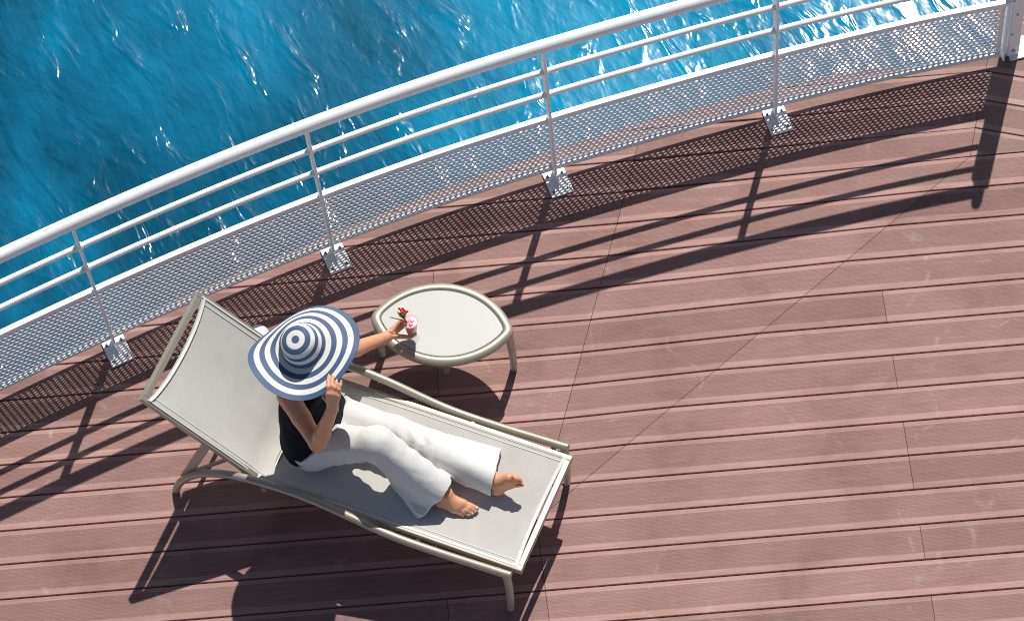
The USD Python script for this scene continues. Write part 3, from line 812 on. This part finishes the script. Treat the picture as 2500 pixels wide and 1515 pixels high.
for px, py, ox, oy in ((HL - 0.034, 0, 0.008, 0), (-HL + 0.034, 0, -0.008, 0), (0, HWd - 0.15, 0, 0.006), (0, -HWd + 0.17, 0, -0.004)):
    b = np.r_[tc[:2], 0] + tx * px + ty * py; o = tx * ox + ty * oy
    obj('leg', tube(spline([b + [0, 0, ZT_ - 0.03], b + o * 0.8 + [0, 0, 0.24], b + o * 1.1 + [0, 0, 0.12], b + o * 0.7 + [0, 0, 0.001]], 14), np.linspace(0.021, 0.0165, 14), 14, up=ty if py == 0 else tx), 'champagne', tab, smooth=40)

# ================================================================== PERSON
Zup = np.array([0, 0, 1.0])
hq = np.array([-0.9233, 6.662, 1.0283, -0.2523, -0.2242, -0.0427, -0.0107, -0.1126, 0.0361, 0.0154, -0.0118, -0.0161])
HB = hq[:3] + at(739, 848, 1.083) - at(739, 848, 1.0283); HN = unit([hq[3], hq[4], 1.0])
shR = at(703, 966, 0.85)
shL = shR + 0.315 * np.array([0.47, 0.86, 0.06]); msh = (shR + shL) / 2
mhip = at(780, 1046, 0.445)
hipR, hipL = at(764, 1086, 0.445), at(799, 1006, 0.445)
elR, wrR = at(776, 1084, 0.735), at(811, 999, 0.995)
wrL = at(944, 822, 0.475)
elL = at(838, 862, 0.60)
kneeR, ankR = at(921, 1080, 0.665), at(1086, 1206, 0.425)
kneeL, ankL = at(962, 1050, 0.485), at(1208, 1172, 0.425)
person = thing('person', 'person in black top and white trousers sitting on the lounger, reaching for the drink', 'person', loc=(*mhip[:2], 0))
fwd_h = unit(U_ - HN * (U_ @ HN)); side_h = np.cross(HN, fwd_h)   # the head's own axes; side_h points to the person's left
headc = HB - HN * 0.045 + fwd_h * 0.004
tax = unit(msh - mhip)

B = Field((-1.45, 5.98, 0.33), (-0.02, 7.22, 1.22), 0.0042)
# trunk
lat = unit(shL - shR)
B.cone(hipR + [0, 0, 0.0], hipL, 0.088, 0.088, 0.03)
B.cone(mhip + tax * 0.05, mhip + tax * 0.2, 0.098, 0.090, 0.05)
for s in (-1, 1):
    B.cone(mhip + tax * 0.18 + lat * s * 0.03, msh - tax * 0.10 + lat * s * 0.055, 0.078, 0.078, 0.04)
B.cone(shR + lat * 0.05, shL - lat * 0.05, 0.050, 0.050, 0.04)
neck0, neck1 = msh + tax * 0.02 + fwd_h * 0.0, headc - HN * 0.07 - fwd_h * 0.02
B.cone(neck0, neck1, 0.052, 0.047, 0.03)
# head with face
B.cone(headc + HN * 0.035 - fwd_h * 0.018, headc + HN * 0.02 + fwd_h * 0.015, 0.082, 0.078, 0.02)
B.cone(headc - HN * 0.02 + fwd_h * 0.02, headc - HN * 0.085 + fwd_h * 0.052, 0.062, 0.024, 0.03)
B.cone(headc - HN * 0.005 + fwd_h * 0.088, headc - HN * 0.038 + fwd_h * 0.106, 0.008, 0.011, 0.008)
for s in (-1, 1):
    B.cone(headc - HN * 0.03 + side_h * s * 0.075 - fwd_h * 0.005, headc + HN * 0.005 + side_h * s * 0.08 - fwd_h * 0.01, 0.010, 0.014, 0.006)
# arms
for sh, el, wr in ((shR, elR, wrR), (shL, elL, wrL)):
    B.cone(sh, sh * 0.55 + el * 0.45, 0.050, 0.042, 0.03)
    B.cone(sh * 0.55 + el * 0.45, el, 0.042, 0.036, 0.015)
    m_ = el * 0.7 + wr * 0.3
    B.cone(el, m_, 0.036, 0.037, 0.012); B.cone(m_, wr, 0.037, 0.0245, 0.012)
# legs (inside the trousers) and feet
for hp, kn, an in ((hipR, kneeR, ankR), (hipL, kneeL, ankL)):
    B.cone(hp, kn, 0.072, 0.050, 0.03); B.cone(kn, kn * 0.6 + an * 0.4, 0.050, 0.048, 0.02); B.cone(kn * 0.6 + an * 0.4, an, 0.048, 0.034, 0.02)


def foot(field, ank, heel, balls, knuckles, tips, widths):
    field.cone(ank, heel, 0.034, 0.027, 0.02)
    mid = np.mean(balls, axis=0)
    for b in balls:
        field.cone(ank * 0.65 + heel * 0.35 + (mid - heel) * 0.1, b, 0.026, 0.015, 0.016)
        field.cone(heel, b, 0.021, 0.012, 0.016)
    for b, kn, tp_, w in zip(balls, knuckles, tips, widths):
        field.chain([b, kn, tp_], [w * 1.15, w, w * 0.88], 0.005)


def toes(pb, pk, zb, zk, zt, pt):
    return [at(*p, z) for p, z in zip(pb, zb)], [at(*p, z) for p, z in zip(pk, zk)], [at(*p, z) for p, z in zip(pt, zt)]


bR, kR, tR = toes([(1132, 1227), (1127, 1231), (1121, 1236), (1115, 1240), (1108, 1243)], [(1148, 1233), (1146, 1239), (1140, 1245), (1131, 1248), (1119, 1251)],
                  [0.392, 0.392, 0.389, 0.386, 0.381], [0.388, 0.391, 0.388, 0.384, 0.378], [0.380, 0.377, 0.375, 0.373, 0.371], [(1164, 1240), (1160, 1247), (1153, 1253), (1144, 1256), (1130, 1257)])
heelR = at(1076, 1222, 0.385)
foot(B, ankR, heelR, bR, kR, tR, [0.0125, 0.0088, 0.0085, 0.008, 0.008])
bL, kL, tL = toes([(1247, 1184), (1246, 1177), (1245, 1172), (1244, 1168), (1242, 1165)], [(1261, 1182), (1260, 1175), (1259, 1169), (1257, 1165), (1254, 1162)],
                  [0.425, 0.450, 0.462, 0.470, 0.475], [0.445, 0.475, 0.488, 0.492, 0.492], [0.452, 0.475, 0.483, 0.486, 0.486], [(1274, 1182), (1272, 1175), (1270, 1170), (1267, 1166), (1263, 1163)])
heelL = at(1215, 1193, 0.388)
foot(B, ankL, heelL, bL, kL, tL, [0.0125, 0.0088, 0.0085, 0.008, 0.008])


def brim_z(P, extra=0.0):
    return P


# right hand: fingers laid on the hat's brim, thumb underneath
kn = [at(801, 962, 1.0845), at(809, 960, 1.0885), at(817, 962, 1.0845), at(825, 966, 1.0765)]
for q in kn:
    B.cone(wrR, q, 0.020, 0.0125, 0.012)
fing = [[kn[0], at(801, 944, 1.1065), at(801, 930, 1.1055), at(803, 917, 1.0965)],
        [kn[1], at(810, 942, 1.1095), at(811, 929, 1.1085), at(812, 917, 1.1015)],
        [kn[2], at(819, 946, 1.1065), at(821, 937, 1.1105), at(822, 929, 1.1105)],
        [kn[3], at(828, 951, 1.0985), at(831, 940, 1.1065), at(833, 931, 1.1085)]]
for fpts, w in zip(fing, (0.0090, 0.0092, 0.0086, 0.0078)):
    B.chain(fpts, [w * 1.12, w, w * 0.93, w * 0.8], 0.004)
B.chain([wrR * 0.6 + kn[0] * 0.4, at(792, 968, 1.0395), at(795, 955, 1.0545), at(801, 944, 1.0645)], [0.014, 0.0115, 0.0095, 0.008], 0.006)
# left hand: wrapped round the glass
GB = np.array([*at(1009, 827, 0.3695)[:2], 0.3695])                  # middle of the glass's foot
gx = unit((GB - wrL) * [1, 1, 0]); gy = np.array([-gx[1], gx[0], 0])
pal = GB - gx * 0.075 + gy * 0.012 + [0, 0, 0.105]
kn = [pal + gy * 0.012 + [0, 0, 0.012], pal + gy * 0.016 + [0, 0, -0.005], pal + gy * 0.016 + [0, 0, -0.022], pal + gy * 0.012 + [0, 0, -0.038]]
for q in kn:
    B.cone(wrL, q, 0.020, 0.012, 0.012)


def around(a, r, z):
    """A point round the glass: a in degrees from the hand's side, positive = the far side."""
    a = math.radians(180 - a)
    return GB + gx * r * math.cos(a) + gy * r * math.sin(a) + [0, 0, z]


B.chain([kn[0], around(55, 0.054, 0.128), around(95, 0.043, 0.128), around(128, 0.041, 0.126)], [0.0096, 0.0085, 0.008, 0.0068], 0.004)
B.chain([kn[1], around(60, 0.052, 0.106), around(102, 0.041, 0.106), around(138, 0.039, 0.105)], [0.0096, 0.0086, 0.008, 0.0068], 0.004)
B.chain([kn[2], around(60, 0.050, 0.086), around(102, 0.039, 0.085), around(138, 0.037, 0.084)], [0.0092, 0.0082, 0.0076, 0.0066], 0.004)
B.chain([kn[3], around(58, 0.049, 0.067), around(98, 0.037, 0.066), around(128, 0.035, 0.065)], [0.0084, 0.0074, 0.0068, 0.006], 0.004)
B.chain([wrL * 0.55 + pal * 0.45 - gy * 0.008, pal - gy * 0.028 + [0, 0, 0.0], around(-62, 0.050, 0.105), around(-98, 0.043, 0.112)], [0.015, 0.0118, 0.0098, 0.008], 0.006)
obj('body', B.mesh(), 'skin', person, smooth=True)
for s in (-1, 1):
    e = trimesh.creation.icosphere(2, 0.0115); e.apply_translation(headc + fwd_h * 0.079 + side_h * s * 0.030 + HN * 0.006)
    obj('eye', e, 'eye', person, smooth=True)
lp = tube(spline([headc + fwd_h * 0.084 - HN * 0.062 + side_h * 0.022, headc + fwd_h * 0.092 - HN * 0.060, headc + fwd_h * 0.084 - HN * 0.062 - side_h * 0.022], 9), [0.001, 0.004, 0.0055, 0.006, 0.0062, 0.006, 0.0055, 0.004, 0.001], 8)
obj('lips', lp, 'lips', person, smooth=True)
Hh = Field(headc - 0.2, headc + 0.2, 0.005)
Hh.cone(headc + HN * 0.042 - fwd_h * 0.028, headc + HN * 0.03 - fwd_h * 0.004, 0.086, 0.082, 0.02).cone(headc - fwd_h * 0.05 + HN * 0.0, headc - fwd_h * 0.055 - HN * 0.075, 0.062, 0.040, 0.03)
obj('hair', Hh.mesh(), 'hair', person, smooth=True)

# nails
for tip, prev, up_ in [(f_[-1], f_[-2], None) for f_ in fing]:
    d = unit(tip - prev); nn = unit(Zup - d * (Zup @ d))
    obj('nail', trimesh.creation.icosphere(1, 1.0).apply_transform(np.vstack([np.c_[np.stack([d * 0.0055, np.cross(nn, d) * 0.0045, nn * 0.0018], 1), tip + nn * 0.0062], [0, 0, 0, 1]])), 'nail', person, smooth=True)
for tip, prev, w in list(zip(tR, kR, [0.0110, 0.0076, 0.0073, 0.007, 0.007])):
    d = unit(tip - prev); nn = unit(Zup - d * (Zup @ d))
    obj('nail', trimesh.creation.icosphere(1, 1.0).apply_transform(np.vstack([np.c_[np.stack([d * 0.0055, np.cross(nn, d) * w * 0.65, nn * 0.0018], 1), tip + nn * w * 0.86], [0, 0, 0, 1]])), 'nail', person, smooth=True)


def cloth_noise(field, amp, scale, seed, stretch=(1, 1, 1)):
    near = np.abs(field.F) < 0.03
    I = np.argwhere(near)
    P = field.lo + field.h * I
    field.F[near] += (amp * (meshkit.fbm(P * scale * np.array(stretch), 3, seed) - 0.5) * 2).astype(np.float32)


# ---- trousers: two wide legs and the seat, cut open at the hems
T_ = Field((-1.20, 5.92, 0.335), (0.03, 6.90, 0.86), 0.0045)
T_.cone(hipR + [0, 0, -0.005], hipL + [0, 0, -0.005], 0.110, 0.104, 0.04)
T_.cone(hipR, kneeR + [0, 0, -0.012], 0.100, 0.074, 0.04)
T_.cone(hipL, kneeL + [0, 0, -0.008], 0.094, 0.066, 0.04)
# right leg: the shin carries the cloth, the flare hangs from it to the bed on the near side
ext = unit(ankR - kneeR)
h0, h1 = at(1094, 1181, 0.462), at(1036, 1243, 0.372)
T_.cone(kneeR + [0, 0, -0.012], ankR + ext * 0.10 + [0, 0, 0.008], 0.078, 0.056, 0.03)
for t in np.linspace(0.16, 1.12, 9):
    a, b = kneeR + (ankR - kneeR) * t + [0, 0, -0.02], at(966, 1155, 0.435) + (h1 - at(966, 1155, 0.435)) * (t - 0.16) / 0.84
    T_.cone(a, b, 0.056, 0.034, 0.05)
# left leg: the flare lies spread on the bed
extL = unit(ankL - kneeL)
g0, g1 = at(1226, 1092, 0.375), at(1199, 1202, 0.390)
T_.cone(kneeL, ankL + extL * 0.10 + [0, 0, 0.006], 0.066, 0.056, 0.03)
gc = (g0 + g1) / 2; fl_n = unit(np.cross(extL, g1 - g0))
T_.cone(kneeL + [0, 0, -0.03], gc + extL * 0.10 + [0, 0, 0.012], 0.072, np.linalg.norm(g1 - g0) / 2 + 0.004, 0.05, (fl_n, 0.42))
cloth_noise(T_, 0.0022, 11.0, 3)
# drape: long soft creases that run down the legs
Pw = T_.block(T_.lo, T_.lo + T_.h * (T_.n - 1))[1] - mhip.astype(np.float32)
T_.F = np.maximum(T_.F, (Pw @ unit(tax).astype(np.float32) - np.float32(1.15) * np.maximum(Pw @ U_.astype(np.float32), 0) + np.float32(0.012)).astype(np.float32))
del Pw
I = np.argwhere(np.abs(T_.F) < 0.03); P = T_.lo + T_.h * I
leg_d = unit(ext * 0.6 + extL * 0.4); q = np.stack([P @ leg_d * 3.2, P @ unit(np.cross(leg_d, Zup)) * 15.0, P[:, 2] * 11.0], 1)
T_.F[tuple(I.T)] += (0.0045 * (meshkit.fbm(q, 3, 12) - 0.5) * 2).astype(np.float32)
# pulled folds behind the left knee and at the crotch
sl_, P = T_.block(T_.lo, T_.lo + T_.h * (T_.n - 1))
fk = at(1030, 1090, 0.5); dd = P - fk.astype(np.float32)
amp = np.exp(-(np.linalg.norm(dd * np.array([1, 1, 0.6], np.float32), axis=-1) / 0.10) ** 2)
ph = (dd @ unit(extL * 0.8 + W_ * 0.55).astype(np.float32)); ph2 = dd @ unit(W_ - extL * 0.3).astype(np.float32)
T_.F += (0.0060 * amp * np.sin((ph + 0.35 * np.abs(ph2) + 1.6 * ph * np.abs(ph)) * np.float32(2 * np.pi / 0.075))).astype(np.float32)
del ph, ph2
fk = at(885, 1095, 0.5); dd = P - fk.astype(np.float32)
amp = np.exp(-(np.linalg.norm(dd, axis=-1) / 0.14) ** 2)
T_.F += (0.003 * amp * np.sin((dd @ unit(U_).astype(np.float32)) * 2 * np.pi / 0.055)).astype(np.float32)
# keep the cloth on the bed and give it a wall, open at the hems
bedz = np.float32(0.356)
T_.F = np.maximum(T_.F, bedz - P[..., 2] - 0.06 * np.exp(-((((P - hinge.astype(np.float32)) @ U_.astype(np.float32)) - 0.2) / 0.25) ** 2).astype(np.float32))
outer = T_.F.copy()
cut = np.full(outer.shape, -1.0, np.float32)
for an, kn_, p0, p1, ex in ((ankR, kneeR, h0, h1, ext), (ankL, kneeL, g0, g1, extL)):
    mid = (p0 + p1) / 2; acr = unit(p1 - p0)
    nrm = unit(ex - acr * (ex @ acr))
    dl = (P - mid.astype(np.float32)) @ nrm.astype(np.float32)
    dl = dl + np.float32(0.0018) * np.sin(((P - mid.astype(np.float32)) @ acr.astype(np.float32)) * np.float32(70.0)) + np.float32(0.0012) * np.sin(P[..., 2] * np.float32(90.0))
    # only that leg: nearer to this shin than to the other
    other = kneeL if kn_ is kneeR else kneeR; oan = ankL if kn_ is kneeR else ankR
    def segd(a, b):
        d = (b - a); t = np.clip(((P - a.astype(np.float32)) @ d.astype(np.float32)) / np.float32(d @ d), 0, 1.6)
        return np.linalg.norm(P - a.astype(np.float32) - t[..., None] * d.astype(np.float32), axis=-1)
    mine = segd(kn_, an) < segd(other, oan)
    cut = np.where(mine, np.maximum(cut, dl), cut)
inner = np.where(cut > -0.16, outer + 0.0095, np.float32(1.0))
inner = np.maximum(inner, -(cut + 0.16))
T_.F = np.maximum(np.maximum(outer, cut), -inner)
del P
obj('trousers', T_.mesh(), 'trousers', person, smooth=True)

# ---- sleeveless black top, loose at the hem
K = Field((-1.34, 6.22, 0.34), (-0.60, 7.05, 0.98), 0.0045)
kc = mhip - U_ * 0.022
for q in (-1, 1):
    K.cone(kc - tax * 0.04 + lat * q * 0.062, kc + tax * 0.16 + lat * q * 0.052, 0.142, 0.112, 0.05)
    K.cone(kc + tax * 0.16 + lat * q * 0.04, msh - tax * 0.10 + lat * q * 0.062, 0.102, 0.094, 0.04)
K.cone(mhip + tax * 0.02, mhip + tax * 0.22, 0.114, 0.104, 0.04)
K.cone(shR + lat * 0.055, shL - lat * 0.055, 0.058, 0.058, 0.03)
cloth_noise(K, 0.010, 13.0, 21)
sl_, P = K.block(K.lo, K.lo + K.h * (K.n - 1))
dl = (P - (mhip - tax * 0.022).astype(np.float32)) @ (-unit(tax + 0.25 * U_ - 0.1 * W_)).astype(np.float32)
al = np.arctan2((P - mhip.astype(np.float32)) @ U_.astype(np.float32), (P - mhip.astype(np.float32)) @ W_.astype(np.float32))
dl = dl + 0.012 * np.sin(al * 3 + 0.6) + 0.006 * np.sin(al * 7)
K.F = np.maximum(np.maximum(K.F, dl.astype(np.float32)), np.float32(0.362) - P[..., 2])
K.F = np.maximum(K.F, -np.maximum(np.where(dl > -0.05, np.float32(-1), np.float32(1)), K.F + 0.010))
del P
obj('top', K.mesh(), 'black_cloth', person, smooth=True)

# ================================================================== HAT
CR, BW, CH = 0.103, 0.150, 0.103
aX = unit(np.array([1.0, 0, 0]) - HN * HN[0]); bY = np.cross(HN, aX)


def brim_h(th):
    return hq[5] + sum(hq[6 + 2 * i] * np.cos((i + 1) * th) + hq[7 + 2 * i] * np.sin((i + 1) * th) for i in range(3))


crown_prof = [(0.0, CH), (0.025, CH - 0.0005), (0.048, CH - 0.003), (0.063, CH - 0.009), (0.074, CH - 0.020), (0.081, CH - 0.036), (0.087, CH - 0.058), (0.094, CH - 0.078), (0.100, CH - 0.096), (0.108, 0.0015)]
cp = spline(np.array([(r, 0, z) for r, z in crown_prof]), 46)
arcl = np.r_[0, np.cumsum(np.linalg.norm(np.diff(cp, axis=0), axis=1))]
NTH = 160
th = np.arange(NTH) * 2 * np.pi / NTH
rings_, us = [], []
for (r, _, z), a in zip(cp, arcl):
    rings_.append(HB + (r * np.cos(th))[:, None] * aX + (r * np.sin(th))[:, None] * bY + z * HN); us.append(a)
hh = brim_h(th); sl_ang = np.arctan(hh / BW)
for t in np.linspace(0.04, 1, 34):
    rr = 0.108 + (BW - 0.005) * t * np.cos(sl_ang); zz = BW * t * np.sin(sl_ang) * np.sqrt(t) + 0.0015
    rings_.append(HB + (rr * np.cos(th))[:, None] * aX + (rr * np.sin(th))[:, None] * bY + zz[:, None] * HN); us.append(arcl[-1] + (BW - 0.005) * t)
us = np.array(us); total = us[-1]
V = np.vstack(rings_); fc = grid_faces(len(rings_), NTH, True)
hm = trimesh.Trimesh(V, fc, process=False)
vn = np.zeros_like(V); fn = np.cross(V[fc[:, 1]] - V[fc[:, 0]], V[fc[:, 2]] - V[fc[:, 0]])
for k in range(3):
    np.add.at(vn, fc[:, k], fn)
vn /= np.maximum(np.linalg.norm(vn, axis=1, keepdims=True), 1e-12)
if (vn[-NTH:] @ HN).mean() < 0:
    fc = fc[:, ::-1]; vn = -vn
nV = len(V)
V2 = np.vstack([V, V - vn * 0.0022])
last = (len(rings_) - 1) * NTH + np.arange(NTH); nx = np.roll(last, -1)
rimf = np.vstack([np.c_[last, nx, nx + nV], np.c_[last, nx + nV, last + nV]])
F2 = np.vstack([fc, fc[:, ::-1] + nV, rimf])
uvh = np.stack([np.repeat(us / total, NTH), np.tile(th / (2 * np.pi), len(us))], 1)
uvh = np.vstack([uvh, uvh])
b0 = arcl[-1]; bw = (BW - 0.005)
edges = [0.018 + 0.0247 * k for k in range(12)]
hat = obj('sun_hat', (V2, F2), hat_material(edges, total), smooth=True, uv=uvh)
tag(hat, 'wide brimmed straw hat with navy and white rings on the seated person', 'hat')

# ================================================================== DRINK
drink = thing('cocktail', 'pink drink in a tall footed glass with red berry garnish on the table', 'drink', loc=tuple(GB))
gprof = [(0.0, 0.0), (0.026, 0.0), (0.027, 0.003), (0.012, 0.009), (0.0075, 0.016), (0.010, 0.024), (0.019, 0.040), (0.024, 0.070), (0.0285, 0.110), (0.0325, 0.150), (0.0345, 0.168), (0.0338, 0.1685), (0.0315, 0.150), (0.0275, 0.110), (0.023, 0.070), (0.018, 0.042), (0.008, 0.030), (0.0, 0.029)]
obj('glass', trimesh.creation.revolve(np.array(gprof) * [1.1, 1.0], sections=40).apply_translation(GB + [0, 0, 0.0004]), 'glass', drink, smooth=40)
dprof = [(0.0, 0.031), (0.007, 0.0315), (0.0165, 0.043), (0.0215, 0.070), (0.026, 0.110), (0.0300, 0.150), (0.0306, 0.157), (0.026, 0.1585), (0.0, 0.159)]
obj('drink', trimesh.creation.revolve(np.array(dprof) * [1.1, 1.0], sections=36).apply_translation(GB + [0, 0, 0.0004]), 'pink', drink, smooth=40)
rng = np.random.default_rng(4)
top = GB + [0, 0, 0.165]
ic = [(0.010, 0.006), (-0.012, 0.008), (0.002, -0.014)]
for i, (a, b) in enumerate(ic):
    c = bevel_box(np.zeros(3), (0.018, 0.018, 0.014), None, 0.003); c.apply_transform(trimesh.transformations.rotation_matrix(0.7 * i + 0.3, (0.2, 0.3, 1)))
    obj('ice_cube', c.apply_translation(GB + [a, b, 0.1575]), 'pink', drink)
gs = at(988, 779, 0.535); ge = at(973, 754, 0.58)
berries = []
for i, (u, v) in enumerate([(977, 753), (985, 753), (989, 757), (981, 757), (992, 761), (986, 762), (996, 760), (982, 763), (990, 765)]):
    c = at(u - 2, v, 0.585 + 0.004 * (i % 3)); berries.append(c)
    s = trimesh.creation.icosphere(2, 0.0062); s.apply_translation(c)
    obj('berry', s, 'red', drink, smooth=True)
    obj('stem', tube(spline([c, (c + gs) / 2 + [0, 0, 0.004], gs + rng.normal(0, 0.002, 3)], 7), 0.0013, 6), 'stem', drink)
for i, (u, v) in enumerate([(970, 765), (972, 771), (969, 760), (980, 746), (986, 747), (992, 750)]):
    e = at(u, v, 0.575); s_ = gs if i < 3 else berries[i - 3]
    pts = spline([s_, (s_ + e) / 2 + [0, 0, 0.006], e], 8)
    obj('leaf' if i < 3 else 'petal', tube(pts, np.array([0.001, 0.003, 0.0045, 0.005, 0.005, 0.004, 0.003, 0.0008]), 8, ry=np.full(8, 0.0009)), 'stem' if i < 3 else 'cream', drink, smooth=40)
obj('straw', tube([at(994, 784, 0.535), at(952, 774, 0.56)], 0.0022, 8), 'straw', drink, smooth=40)

# ================================================================== ROUND COVER behind the backrest
pc = at(630, 818, 0.0)
cprof = [(0.0, 0.022), (0.030, 0.0215), (0.044, 0.019), (0.051, 0.014), (0.053, 0.008), (0.053, 0.0), (0.0, 0.0)]
cover = obj('deck_cover', trimesh.creation.revolve(np.array(cprof)[::-1], sections=36).apply_translation(pc + [0, 0, 0.0005]), 'white_paint', smooth=40)
tag(cover, 'small round white cover on the deck behind the edge of the backrest', 'cover')
